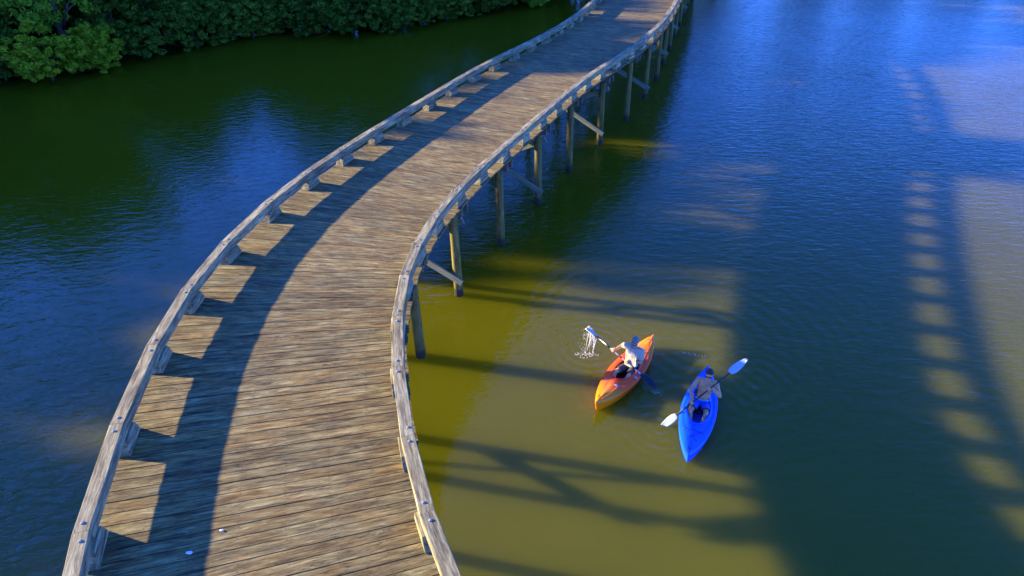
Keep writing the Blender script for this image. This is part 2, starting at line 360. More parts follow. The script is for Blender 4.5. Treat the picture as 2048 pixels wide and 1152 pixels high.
for side, lst in ((1, SL), (-1, SRr)):
    J = [at(q, side * (2.165 - CW / 2)) for q in lst]
    for i in range(len(J) - 1):
        a, b = J[i], J[i + 1]; d = (b - a).normalized()
        da = (a - J[i - 1]).normalized() if i else d; db = (J[i + 2] - b).normalized() if i + 2 < len(J) else d
        # mitred ends
        na = (da + d).normalized(); nb = (db + d).normalized(); nl = Vector((-d.y, d.x, 0))
        ta = nl.dot(na) / d.dot(na); tb = nl.dot(nb) / d.dot(nb)
        L = (b - a).length; pr = oct_prof(CW, CHH, .009); gp = .0025
        jz = rnd.uniform(-.003, .003)
        v0 = [(-L / 2 + gp - ta * y_, y_, z_) for y_, z_ in pr]; v1 = [(L / 2 - gp - tb * y_, y_, z_) for y_, z_ in pr]
        n = 8; NSEG = 4; v = []
        for kk in range(NSEG + 1):
            t_ = kk / NSEG; jy = rnd.uniform(-.0025, .0025) if 0 < kk < NSEG else 0; jj = rnd.uniform(-.0025, .0025) if 0 < kk < NSEG else 0
            for p, q in zip(v0, v1): v.append((p[0] * (1 - t_) + q[0] * t_, p[1] + jy, p[2] + jj))
        f = []
        for kk in range(NSEG):
            for m_ in range(n): f.append((kk * n + m_, (kk + 1) * n + m_, (kk + 1) * n + (m_ + 1) % n, kk * n + (m_ + 1) % n))
        f += [tuple(range(n)), tuple(range(NSEG * n, NSEG * n + n))[::-1]]
        me = mesh(v, f); bm = bmesh.new(); bm.from_mesh(me); bmesh.ops.recalc_face_normals(bm, faces=bm.faces); bm.to_mesh(me); bm.free()
        c0 = (a + b) / 2; M4 = frame((c0.x, c0.y, TOP - CHH / 2 + jz), d); M4.translation -= OB
        o = new_obj('curb_timber', me, MAT['curb'], BW, M4)
        for t_ in (-L / 2 + .13, L / 2 - .13):
            bo = new_obj('bolt', bolt_me, MAT['bolt'], o, Matrix.Translation((t_ + rnd.uniform(-.03, .03), rnd.uniform(-.025, .02), CHH / 2)))
    for i in range(1, len(J) - 1):
        d = (J[i + 1] - J[i - 1]).normalized(); nin = Vector((-d.y, d.x, 0)) * -side
        p = J[i] + nin * .022
        M4 = frame((p.x, p.y, DECK + .004), d); M4.translation -= OB
        new_obj('scupper_block', blk, MAT['curb'], BW, M4)

# substructure
bents = [9.85 + 3.03 * i for i in range(-4, 17)]
PZ = 2.47
def pile_mesh():
    rr = [.128, .125, .122, .118, .115]; zz = [-.6, 0, .9, 1.8, 2.8]
    v, f = tube_geo([(z_, 0, 0) for z_ in zz], rr, 18); return mesh(v, f)
pm = pile_mesh()
for bi, bs in enumerate(bents):
    k = bi - 4
    ang = np.interp(bs, TAB[:, 0], TAB[:, 3]); d = Vector((math.cos(ang), math.sin(ang), 0)); nl = Vector((-d.y, d.x, 0))
    c0 = at(bs, 0)
    for sd_ in (1, -1):
        p = c0 + nl * sd_ * 1.66
        M4 = Matrix.Rotation(-math.pi / 2, 4, 'Y'); M4 = Matrix.Translation((p.x, p.y, 0) - OB if False else Vector((p.x, p.y, 0)) - OB) @ Matrix.Rotation(rnd.uniform(0, 6), 4, 'Z') @ M4
        new_obj('pile', pm, MAT['pile'], BW, M4, True)
    for off in (-.17, .17):   # twin cap timbers bolted either side of the piles
        q = c0 + d * off
        timber('cap_beam', (q.x + nl.x * 2.02, q.y + nl.y * 2.02, 2.715), (q.x - nl.x * 2.02, q.y - nl.y * 2.02, 2.715), .09, .23, MAT['under'], BW, base=OB)
    if k % 2:
        for off, sgn in ((-.155, 1), (.155, -1)):
            q = c0 + d * off
            a = q + nl * sgn * 1.86; b = q - nl * sgn * 1.86
            timber('cross_brace', (a.x, a.y, 2.30), (b.x, b.y, .52), .055, .19, MAT['brace'], BW, base=OB)
    if bi < len(bents) - 1:
        for off in (-1.5, -.9, -.3, .3, .9, 1.5):
            a = at(bs, off); b = at(bents[bi + 1], off); a_ = a.lerp(b, .002); b_ = a.lerp(b, .998)
            timber('stringer', (a_.x, a_.y, 2.94), (b_.x, b_.y, 2.94), .09, .18, MAT['under'], BW, base=OB)

# ------------------------------------------------------------------ trees
def crown_mesh(seed, H, rad, nclump, per, leaf, z0=.1):
    g = np.random.default_rng(seed)
    cs = []
    # lobes: overlapping uneven masses
    lobes = []
    for i in range(9):
        a = g.uniform(0, 2 * np.pi); hh = g.uniform(.18, .85); rr = rad * (.25 + .5 * math.sin(math.pi * min(hh, .98)) ** .6) * g.uniform(.5, 1.0)
        lobes.append((math.cos(a) * rr, math.sin(a) * rr, H * (z0 + (1 - z0) * hh * .93), rad * g.uniform(.38, .6)))
    lobes.append((0, 0, H * .55, rad * .7)); lobes.append((g.uniform(-.3, .3), g.uniform(-.3, .3), H * .84, rad * .45))
    for i in range(nclump):
        lx, ly, lz, lr = lobes[g.integers(len(lobes))]
        d = g.normal(size=3); d /= np.linalg.norm(d)
        r = lr * g.uniform(.55, 1.08); cs.append((lx + d[0] * r, ly + d[1] * r, max(lz + d[2] * r * .9, leaf), g.uniform(.16, .5) * (rad / 3.2), g.uniform(0, 1)))
    cs = np.array(cs); n = nclump * per
    ci = np.repeat(np.arange(nclump), per)
    d = g.normal(size=(n, 3)); d /= np.linalg.norm(d, axis=1)[:, None]
    rr = g.uniform(.25, 1.0, n) ** .5
    P = cs[ci, :3] + d * (cs[ci, 3] * rr)[:, None] * np.array([1, 1, .62]); P[:, 2] = np.maximum(P[:, 2], .04)
    nd = d * .7 + g.normal(size=(n, 3)) * .55 + np.array([0, 0, .5]); nd /= np.linalg.norm(nd, axis=1)[:, None]
    u = np.cross(nd, g.normal(size=(n, 3))); u /= np.linalg.norm(u, axis=1)[:, None]; v = np.cross(nd, u)
    sz = leaf * g.uniform(.6, 1.3, n)[:, None]
    q = np.stack([P + u * sz, P + v * sz * .45 + nd * sz * .12, P - u * sz, P - v * sz * .45 + nd * sz * .12], 1).reshape(-1, 3)
    me = bpy.data.meshes.new('crown'); me.vertices.add(4 * n); me.vertices.foreach_set('co', q.ravel())
    me.loops.add(4 * n); me.loops.foreach_set('vertex_index', np.arange(4 * n, dtype=np.int32))
    me.polygons.add(n); me.polygons.foreach_set('loop_start', np.arange(0, 4 * n, 4, dtype=np.int32)); me.polygons.foreach_set('loop_total', np.full(n, 4, dtype=np.int32))
    me.update(); me.validate()
    tone = np.clip(cs[ci, 4] * .65 + g.uniform(0, .35, n), 0, 1); at_ = me.attributes.new('tone', 'FLOAT', 'FACE'); at_.data.foreach_set('value', tone.astype(np.float32))
    return me
def trunk_mesh(seed, H, r, spread, n=8):
    g = random.Random(seed); parts = []
    path = [Vector((0, 0, -.3))]; 
    for i in range(1, 6): path.append(Vector((g.uniform(-.15, .15) * i * .4, g.uniform(-.15, .15) * i * .4, H * .8 * i / 5)))
    parts.append(tube_geo(path, [r * (1.25 - i * .2) for i in range(6)], 10))
    for i in range(n):
        t = g.uniform(.18, .8); b = path[0].lerp(path[-1], t); a = g.uniform(0, 6.28); L = spread * g.uniform(.5, .95) * (1.1 - t * .5)
        e = b + Vector((math.cos(a) * L, math.sin(a) * L, L * g.uniform(.15, .6))); m_ = b.lerp(e, .5) + Vector((0, 0, L * .12))
        rr = r * (.5 - t * .3); parts.append(tube_geo([b, m_, e], [rr, rr * .6, rr * .2], 7))
        for j in range(2):
            e2 = m_ + Vector((g.uniform(-1, 1), g.uniform(-1, 1), g.uniform(0, .8))) * L * .4; parts.append(tube_geo([m_, e2], [rr * .45, rr * .12], 5))
    return mesh(*merge(parts))
big = [crown_mesh(11 + i, 10, 3.4, 520, 64, .13, .05) for i in range(3)]
bigt = [trunk_mesh(31 + i, 10, .24, 3.0) for i in range(3)]
shr = [crown_mesh(51 + i, 2.6, 1.9, 260, 62, .095, .0) for i in range(4)]
shrt = [trunk_mesh(71 + i, 2.2, .07, 1.5, 9) for i in range(4)]
copies = {}
def with_mat(me, m):
    k_ = (me.name, m.name)
    if k_ not in copies: c_ = me.copy(); c_.materials.clear(); c_.materials.append(m); copies[k_] = c_
    return copies[k_]
def plant(kind, x, y, z, H, rw, mat, label, rot=None, group=None, name=None):
    e = empty(name or ('tree' if kind == 'tree' else 'shrub'), (x, y, z), rnd.uniform(0, 6.28) if rot is None else rot)
    i = rnd.randrange(3 if kind == 'tree' else 4)
    cm, tm, h0, r0_ = (big[i], bigt[i], 10, 3.4) if kind == 'tree' else (shr[i], shrt[i], 2.6, 1.9)
    sc_ = (rw / r0_, rw / r0_ * rnd.uniform(.9, 1.1), H / h0)
    tag(e, label, 'tree' if kind == 'tree' else 'shrub', group)
    o = new_obj('crown', with_mat(cm, MAT[mat]), None, e); o.scale = sc_
    o = new_obj('trunk' if kind == 'tree' else 'stems', tm, MAT['bark'], e, None, True); o.scale = sc_
    return e
where_s = [
 (-31.0, 35.2, 2.2, 1.9, 'leaf_dark', 'low dark green shrub in the top left corner, cut by the left picture edge'),
 (-27.6, 37.0, 2.0, 1.7, 'leaf_dark', 'low dark grey-green shrub at the waterline just left of the bright yellow-green shrub'),
 (-25.0, 37.0, 2.3, 1.75, 'leaf_yellow', 'bright yellow-green shrub leaning over the water at upper left'),
 (-23.0, 38.6, 2.0, 1.55, 'leaf_yellow', 'yellow-green shrub at the tip of the small point, right of the brightest shrub'),
 (-21.8, 41.2, 1.9, 1.6, 'leaf_dark', 'small dark shrub tucked into the inlet right of the yellow-green shrubs'),
 (-19.4, 43.2, 2.6, 2.0, 'leaf_dark', 'dark shrub overhanging the water below the gap in the trees'),
 (-16.6, 45.7, 2.3, 1.8, 'leaf_dark', 'dark shrub at the narrow inlet in the middle of the visible bank'),
 (-18.0, 44.3, 2.0, 1.6, 'leaf_dark', 'small dark shrub at the waterline between the treeless gap and the narrow inlet'),
 (-15.4, 46.5, 2.0, 1.6, 'leaf_dark', 'smallest dark shrub in the notch just left of the overhanging point'),
 (-13.2, 46.8, 2.6, 2.1, 'leaf_dark', 'rounded dark shrub at the left end of the overhanging point'),
 (-10.2, 46.2, 2.4, 2.1, 'leaf_dark', 'dark shrub with drooping twigs on the overhanging point mid bank'),
 (-7.2, 47.2, 2.3, 2.0, 'leaf_dark', 'dark shrub reaching farthest right over the water from the point'),
 (-5.8, 48.0, 1.9, 1.5, 'leaf_dark', 'small dark shrub in the gap just right of the overhanging point'),
 (-4.2, 49.4, 2.2, 1.8, 'leaf_dark', 'dark shrub behind the point, halfway to the boardwalk railing'),
 (-1.2, 51.6, 2.2, 1.9, 'leaf_dark', 'low dark shrub on the bank two bushes left of the far boardwalk'),
 (1.9, 54.2, 2.2, 1.9, 'leaf_green', 'small mid green shrub on the bank nearest the far end of the boardwalk'),
 (5.0, 56.8, 2.2, 1.9, 'leaf_dark', 'dark shrub on the bank hidden behind the far end of the boardwalk'),
]
for x, y, H, rw, mt, lb in where_s: plant('shrub', x, y, .05, H * 1.15, rw * 1.1, mt, lb)
where_t = [
 (-34.0, 38.5, 12.5, 4.0, 'leaf_dark', 'tall dark tree in the top left corner above the low shrubs'),
 (-29.4, 39.9, 13.0, 3.8, 'leaf_dark', 'dark grey-green tree behind the yellow-green shrub'),
 (-25.3, 39.9, 11.5, 3.1, 'leaf_green', 'bright mid green tree above the yellow-green shrubs, the lightest crown on the bank'),
 (-22.6, 44.4, 9.0, 3.2, 'leaf_dark', 'dark tree right of the bright green tree, standing over the inlet'),
 (-19.4, 47.2, 7.0, 2.9, 'leaf_dark', 'short dark tree between the inlet and the overhanging point'),
 (-15.4, 50.6, 11.5, 3.8, 'leaf_dark', 'dark tree behind the left half of the overhanging point'),
 (-10.4, 50.4, 12.5, 4.0, 'leaf_dark', 'dark tree standing tallest behind the overhanging point'),
 (-5.4, 52.4, 11.0, 3.6, 'leaf_dark', 'dark tree right of the overhanging point with trunk near the water'),
 (-.6, 55.8, 9.5, 3.6, 'leaf_dark', 'dark tree on the far bank left of the boardwalk end'),
 (4.6, 60.0, 10.0, 3.8, 'leaf_dark', 'dark tree on the far bank behind the boardwalk end'),
]
for x, y, H, rw, mt, lb in where_t: plant('tree', x, y, .5, H, rw, mt, lb)
GL = 'tree beyond the edge of the view whose shadow and reflection fall on the lake'
GG = 'trees beyond the view'
hidden = [(-40, 38.3, 18.2, 3.4), (-43, 44, 17.4, 4.2), (-42, 50, 17.2, 4.4), (-37, 44, 15.0, 4.0), (-45, 56, 20.5, 5), (-35, 50, 15.5, 4.3), (-44, 64, 21, 5.2), (-36, 58, 17.5, 4.8), (-48, 73, 21, 5.2), (-29, 55, 9, 4.0), (-20, 57, 7, 3.4), (-12, 58, 12, 4.4), (-30, 66, 10, 4.6),
          (-39.5, 33.6, 14.2, 3.6), (-41, 29.3, 14.0, 3.4), (-43, 27.2, 11.6, 3.4), (-44.5, 20.6, 10.1, 3.4), (-45, 17.6, 10.1, 3.6), (-45, 23.4, 10.0, 3.6), (-42.5, 31.5, 12.5, 3.6), (-44.5, 28, 12.5, 3.6), (-43, 16.6, 11.4, 3.4), (-43.5, 12.8, 11.5, 3.6), (-42.5, 9.5, 11.3, 3.4), (-43.5, 6.2, 11.4, 3.6), (-43, 2.6, 11.4, 3.6), (-44, -1, 11.4, 3.6), (-43.5, -4.6, 11.4, 3.6), (-45, -9, 11, 3.5),
          (-46.5, 34.5, 15, 4.0), (-47.5, 14, 12.2, 3.8), (-48, 8, 12.2, 3.8), (-48, 1.5, 12.2, 3.8),
          (10.5, 65.5, 9, 3.8), (17, 70, 7, 3.4), (21.5, 73, 6.5, 3.2), (33, 78, 5, 3.6), (43, 82, 5, 3.8), (54, 85, 5.5, 3.8), (66, 88, 5.5, 4), (80, 92, 5.5, 4)]
for x, y, H, rw in hidden: plant('tree', x, y, .5, H, rw, 'leaf_dark', GL, None, GG)
for k_, (x, y) in enumerate([(-33.5, 36.8), (-30.4, 38.4), (-23.6, 42.2), (-20.8, 45.2), (-17.6, 48.4), (-14.0, 49.2), (-10.6, 48.8), (-7.2, 49.8), (-3.8, 52.2), (-.4, 55.0), (3.2, 57.6)]):
    plant('shrub', x + rnd.uniform(-.4, .4), y + rnd.uniform(-.3, .5), .2, rnd.uniform(3.6, 4.6), 2.5, 'leaf_dark', 'taller dark shrub filling the gap behind the waterline bushes, under the bank trees', None, 'shrubs behind the waterline bushes')
for k_ in range(12):
    y = 24.5 + 3.1 * k_
    plant('tree', -46 + rnd.uniform(-.7, .7) + max(0, y - 40) * .35, y, .4, 9.3, 3.6, 'leaf_dark', GL, None, GG)
for x, y in ((-31, 43.5), (-27, 46), (-34.5, 41.5), (-24, 49)): plant('tree', x, y, .5, 8.5, 3.4, 'leaf_dark', GL, None, GG)
for k_ in range(16):
    t = k_ / 15
    plant('tree', -36 + 44 * t + rnd.uniform(-.6, .6), 46 + 17 * t + 2.5 * math.sin(t * 9), .3, 7.4, 3.9, 'leaf_dark', 'dark tree deep in the wood, hidden behind the bank trees', None, 'trees deep in the wood')
for k_ in range(12):
    t = k_ / 11
    plant('shrub', -34 + 40 * t + rnd.uniform(-.4, .4), 42.5 + 16.5 * t + 2.0 * math.sin(t * 9), .3, 4.2, 2.8, 'leaf_dark', 'dark undergrowth shrub deep in the wood, hidden behind the bank trees', None, 'undergrowth shrubs in the wood')
for i in range(14):
    t = i / 13; x = -33 - 7 * t; y = 33 - 40 * t
    plant('shrub', x - .8 + (-3 if 0 < t < .3 else 0), y, .1, 2.6, 2.2, 'leaf_dark', 'low shrub on the left bank beyond the edge of the view', None, 'shrubs beyond the view')

# ------------------------------------------------------------------ kayaks
def kayak_mat(name, mid, end):
    M = NT(name); tc = M.n('ShaderNodeTexCoord'); sx = M.n('ShaderNodeSeparateXYZ'); M.l(tc.outputs['Object'], sx.inputs[0])
    t = M.math('ABSOLUTE', sx.outputs[0]); t = M.math('ADD', t, M.math('MULTIPLY', M.noise(tc.outputs['Object'], 2.2, 3), .5))
    c = M.ramp(M.maprange(t, .75, 1.35), [(0, mid), (1, end)])
    c = M.mix(M.math('MULTIPLY', M.noise(tc.outputs['Object'], 30, 5, .7), .08), c, M.mix(1.0, c, (.6, .6, .6), 'MULTIPLY'))
    M.l(c, M.b.inputs['Base Color']); M.b.inputs['Roughness'].default_value = .3; M.b.inputs['Specular IOR Level'].default_value = .3
    M.l(M.bump(M.noise(tc.outputs['Object'], 60, 3), .12, .003), M.b.inputs['Normal']); return M.m
MAT['orange'] = kayak_mat('orange_plastic', (.96, .085, .003), (.98, .22, .002))
MAT['blue'] = kayak_mat('blue_plastic', (.006, .085, .62), (.008, .10, .66))
MAT['orange_rim'] = plain('red_orange_rim', (.70, .03, .004), .35)
MAT['blue_rim'] = plain('blue_rim', (.006, .07, .50), .35)
MAT['black'] = plain('black_plastic', (.012, .012, .014), .4)
MAT['blade_black'] = plain('black_blade', (.012, .013, .016), .18)
MAT['blade_white'] = plain('pale_blue_blade', (.34, .41, .42), .3)
MAT['shaft_grey'] = plain('grey_shaft', (.42, .40, .38), .3, .3)
MAT['skin1'] = plain('fair_skin', (.62, .29, .12), .55, bump=(40, .15, .002))
MAT['skin2'] = plain('tanned_skin', (.62, .27, .095), .5, bump=(40, .15, .002))
MAT['shirt'] = plain('grey_tshirt_cotton', (.42, .36, .235), .9, bump=(9, .6, .02))
MAT['cap'] = plain('grey_blue_cap', (.15, .165, .13), .85, bump=(30, .4, .004))
MAT['shorts_dark'] = plain('dark_grey_shorts', (.035, .035, .033), .9, bump=(12, .6, .015))
MAT['shorts_blue'] = plain('blue_swim_shorts', (.008, .07, .48), .7, bump=(10, .7, .02))
MAT['hair'] = plain('dark_brown_hair', (.022, .014, .01), .7, bump=(60, .9, .01))
MAT['lens'] = plain('dark_lenses', (.006, .006, .007), .08)
MAT['eye'] = plain('eye_white', (.6, .58, .55), .3)
MAT['lips'] = plain('lips', (.36, .12, .09), .5)
MAT['decal_white'] = plain('decal_white', (.7, .7, .75), .4)
MAT['decal_blue'] = plain('decal_blue', (.05, .07, .30), .4)
MAT['foam'] = plain('water_drops', (.85, .85, .75), .1)
_b = MAT['foam'].node_tree.nodes['Principled BSDF']; _b.inputs['Transmission Weight'].default_value = .3; _b.inputs['IOR'].default_value = 1.33

HL = 1.44
def hw(x):
    u = min(abs(x) / HL, 1); return .365 * max(1 - u ** 2.0, 0) ** .95 + (.012 if u < 1 else 0)
def sheer(x): u = abs(x) / HL; return .225 + .11 * u ** 2.6
def keel(x): u = abs(x) / HL; return -.10 + .20 * u ** 5
def zdeck(x, y):
    w_ = max(hw(x), .012); u = abs(x) / HL
    ridge = (.085 if x > 0 else .055) * (1 - .55 * u ** 2)
    return sheer(x) + ridge * max(0, 1 - (abs(y) / w_) ** 1.35)
CX0, CA, CB = .0, .50, .245
def cock(t, k=1.0):
    c, s_ = math.cos(t), math.sin(t)
    # rounded, slightly pointed at the front
    x = CX0 + CA * k * c; y = CB * k * s_ * (1 - .16 * max(c, 0) ** 1.5)
    return x, y
def make_kayak(name, label, mat, rim_mat, pos, fwd, detail):
    e = empty(name, pos, math.atan2(fwd[1], fwd[0])); tag(e, label, 'kayak', None)
    N = 72; V, F = [], []
    ts = [2 * math.pi * i / N for i in range(N)]
    outer = []
    for t in ts:
        x = HL * math.copysign(abs(math.cos(t)) ** .9, math.cos(t)); y = math.copysign(hw(x), math.sin(t)) if abs(math.sin(t)) > 1e-6 else 0
        outer.append((x, y))
    RW = 9
    for j in range(RW + 1):
        q = j / RW
        for i, t in enumerate(ts):
            xi, yi = cock(t); xo, yo = outer[i]; x = xi + (xo - xi) * q; y = yi + (yo - yi) * q
            z = zdeck(x, y)
            if j <= 1: z += .012
            # pressed-in ridge line on the deck
            if .55 < q < .7: z += .006
            V.append((x, y, z))
    HR = 7
    for j in range(1, HR + 1):
        a = math.pi / 2 * j / HR
        for i in range(N):
            xo, yo = outer[i]; u = abs(xo) / HL
            x = xo * (1 - .035 * math.sin(a) * u ** 3); V.append((x, yo * max(math.cos(a), 0) ** .55 * (1.0 if j > 1 else 1.0), sheer(xo) - .012 - (sheer(xo) - keel(xo)) * math.sin(a) ** 1.15))
    T = RW + 1 + HR
    for j in range(T - 1):
        for i in range(N): F.append((j * N + i, (j + 1) * N + i, (j + 1) * N + (i + 1) % N, j * N + (i + 1) % N))
    me = mesh(V, F); bm = bmesh.new(); bm.from_mesh(me); bmesh.ops.recalc_face_normals(bm, faces=bm.faces); bmesh.ops.remove_doubles(bm, verts=bm.verts, dist=.0008); bm.to_mesh(me); bm.free()
    hull = new_obj('hull', me, mat, e, None, True)
    # inside tub
    V, F = [], []
    for j, (k, z) in enumerate([(1.0, None), (1.02, .26), (1.08, .16), (1.04, .07), (.8, .024), (.02, .018)]):
        for t in ts:
            x, y = cock(t, k); V.append((x, y, z if z is not None else zdeck(x, y) + .008))
    for j in range(5):
        for i in range(N): F.append((j * N + i, j * N + (i + 1) % N, (j + 1) * N + (i + 1) % N, (j + 1) * N + i))
    new_obj('cockpit_tub', mesh(V, F), rim_mat, e, None, True)
    path = []
    for t in ts:
        x, y = cock(t); path.append((x, y, zdeck(x, y) + .022))
    V, F = [], []
    n = 8
    for i, p in enumerate(path):
        p0 = Vector(path[i - 1]); p1 = Vector(path[(i + 1) % N]); d = (p1 - p0).normalized(); sd_ = Vector((d.y, -d.x, 0)).normalized(); up = Vector((0, 0, 1))
        for k in range(n):
            a = 2 * math.pi * k / n; V.append(Vector(p) + sd_ * math.cos(a) * .024 + up * math.sin(a) * .016)
    for i in range(N):
        for k in range(n): F.append((i * n + k, i * n + (k + 1) % n, ((i + 1) % N) * n + (k + 1) % n, ((i + 1) % N) * n + k))
    new_obj('cockpit_rim', mesh(V, F), rim_mat, e, None, True)
    # seat: pan and backrest
    def pad(nm, c, rx, ry, rz, rot):
        bm = bmesh.new(); bmesh.ops.create_icosphere(bm, subdivisions=3, radius=1)
        for v in bm.verts:
            v.co = Vector([math.copysign(abs(a) ** .6, a) for a in v.co]); v.co.x *= rx; v.co.y *= ry; v.co.z *= rz
        me = bpy.data.meshes.new(nm); bm.to_mesh(me); bm.free()
        return new_obj(nm, me, MAT['black'], e, Matrix.Translation(c) @ Matrix.Rotation(rot, 4, 'Y'), True)
    px = detail['seat']
    pad('seat', (px + .04, 0, .06), .2, .19, .035, 0); pad('backrest', (px - .15, 0, .27), .03, .18, .13, -.2)
    for s_ in (1, -1):   # carry handle at each end
        x = s_ * 1.27; z = zdeck(x, 0)
        tube('carry_handle', [(x - .06 * s_, .035, zdeck(x - .06 * s_, .035)), (x - .05 * s_, .037, z + .03), (x + .03 * s_, .022, z + .04), (x + .045 * s_, 0, z + .042), (x + .03 * s_, -.022, z + .04), (x - .05 * s_, -.037, z + .03), (x - .06 * s_, -.035, zdeck(x - .06 * s_, .035))], .008, MAT['black'] if detail['cords'] else rim_mat, e, 6)
    if detail['cords']:
        for a, b in (((.60, .20), (.95, -.10)), ((.60, -.22), (.98, .10)), ((.66, -.24), (.70, .22))):
            P = [];
            for i in range(9):
                t = i / 8; x = a[0] + (b[0] - a[0]) * t; y = a[1] + (b[1] - a[1]) * t; P.append((x, y, zdeck(x, y) + .008))
            tube('deck_cord', P, .0045, MAT['black'], e, 5)
    else:
        def decal(nm, m, cx_, cy_, pts2):
            v = [(cx_ + a, cy_ + b, zdeck(cx_ + a, cy_ + b) + .003) for a, b in pts2]; c_ = (cx_, cy_, zdeck(cx_, cy_) + .0035)
            new_obj(nm, mesh([c_] + v, [(0, 1 + i, 1 + (i + 1) % len(v)) for i in range(len(v))]), m, e)
        for cx_, cy_ in ((.66, .07), (.12, .315)):
            decal('emblem_disc', MAT['decal_white'], cx_, cy_, [(.032 * math.cos(a * .63), .036 * math.sin(a * .63)) for a in range(10)])
            for q in (-1, 1): decal('emblem_wing', MAT['decal_blue'], cx_ - .03, cy_ + q * .055 * (1 if cx_ > .3 else .3), [(.028 * math.cos(a), .04 * math.sin(a) * (1 if a < 3 else .4)) for a in (0, 1, 2, 3, 4, 5)])
        for s_ in (1, -1):   # moulded groove lines towards the bow
            P = [(x, s_ * hw(x) * .45, zdeck(x, hw(x) * .45) + .002) for x in [.62 + .07 * i for i in range(10)]]
            tube('deck_ridge', P, .007, mat, e, 5)
            P = [(-x, s_ * hw(x) * .5, zdeck(-x, hw(x) * .5) + .002) for x in [.6 + .07 * i for i in range(10)]]
            tube('deck_ridge', P, .007, mat, e, 5)
    return e
FO, FB = Vector((-.594, -.804, 0)).normalized(), Vector((-.38, -.925, 0)).normalized()
PO, PB = Vector((2.606, 11.62, 0)), Vector((3.944, 10.247, 0))
make_kayak('kayak', 'orange and red sit-in kayak in the sunlit water, carrying the man in the grey t-shirt', MAT['orange'], MAT['orange_rim'], PO, FO, {'seat': -.2, 'cords': False})
make_kayak('kayak', 'bright blue sit-in kayak half in shade, carrying the shirtless man', MAT['blue'], MAT['blue_rim'], PB, FB, {'seat': -.35, 'cords': True})

# ------------------------------------------------------------------ paddles
def make_paddle(label, A, B, blade_m, shaft_m, band_m, roll0, roll1):
    A, B = Vector(A), Vector(B); d = (B - A).normalized(); L = (B - A).length; mid = (A + B) / 2
    e = empty('paddle', mid); tag(e, label, 'paddle')
    BL = .47
    tube('shaft', [-d * (L / 2 - BL + .06), -d * .3, d * .3, d * (L / 2 - BL + .06)], .0155, shaft_m, e, 10)
    for t in (-.62, -.02, .62): tube('grip_band' if t else 'ferrule', [d * (t * (L / 2 - BL) - .06), d * (t * (L / 2 - BL) + .06)], .019, band_m, e, 10)
    for s_, rl in ((-1, roll0), (1, roll1)):
        V, F = [], []; NX, NY = 12, 6
        def half(u): return (.088 * math.sin(math.pi * min(1, u ** .75 * .86 + .1)) ** .75) * (1 if u < .97 else .8) + .006
        for side in (1, -1):
            for i in range(NX + 1):
                u = i / NX
                for j in range(NY + 1):
                    v_ = -1 + 2 * j / NY; y = half(u) * v_ * (1.0 if v_ > 0 else .86)
                    z = .016 * (u - .5) ** 2 * 4 - .018 * (1 - v_ * v_) * u + side * (.0045 + .008 * max(0, 1 - abs(v_) * 5) * (1 - u)) * (1 - .7 * abs(v_) ** 4)
                    V.append((u * BL, y, z))
        S_ = (NX + 1) * (NY + 1)
        for i in range(NX):
            for j in range(NY):
                a = i * (NY + 1) + j; F.append((a, a + 1, a + NY + 2, a + NY + 1)); F.append((S_ + a, S_ + a + NY + 1, S_ + a + NY + 2, S_ + a + 1))
        bd = [i * (NY + 1) for i in range(NX + 1)] + [NX * (NY + 1) + j for j in range(1, NY + 1)] + [i * (NY + 1) + NY for i in range(NX - 1, -1, -1)] + [j for j in range(NY - 1, 0, -1)]
        for i in range(len(bd)):
            a, b = bd[i], bd[(i + 1) % len(bd)]; F.append((a, S_ + a, S_ + b, b))
        xd = d * s_; M4 = frame(xd * (L / 2 - BL), xd) @ Matrix.Rotation(rl, 4, 'X')
        me = mesh(V, F); bm = bmesh.new(); bm.from_mesh(me); bmesh.ops.recalc_face_normals(bm, faces=bm.faces); bm.to_mesh(me); bm.free()
        new_obj('blade', me, blade_m, e, M4, True)
    return A, B, d
OA, OBp = (1.752, 12.606, .75), (3.231, 11.134, .10)
BA, BBp = Vector((3.094, 10.043, -.06)), Vector((4.954, 10.718, 1.25))
pA = make_paddle('paddle with black blades and grey shaft held by the man in the grey t-shirt', OA, OBp, MAT['blade_black'], MAT['shaft_grey'], MAT['black'], R(35), R(20))
pB = make_paddle('paddle with pale blue-white blades and black shaft held by the shirtless man', BA, BBp, MAT['blade_white'], MAT['black'], MAT['black'], R(-25), R(20))

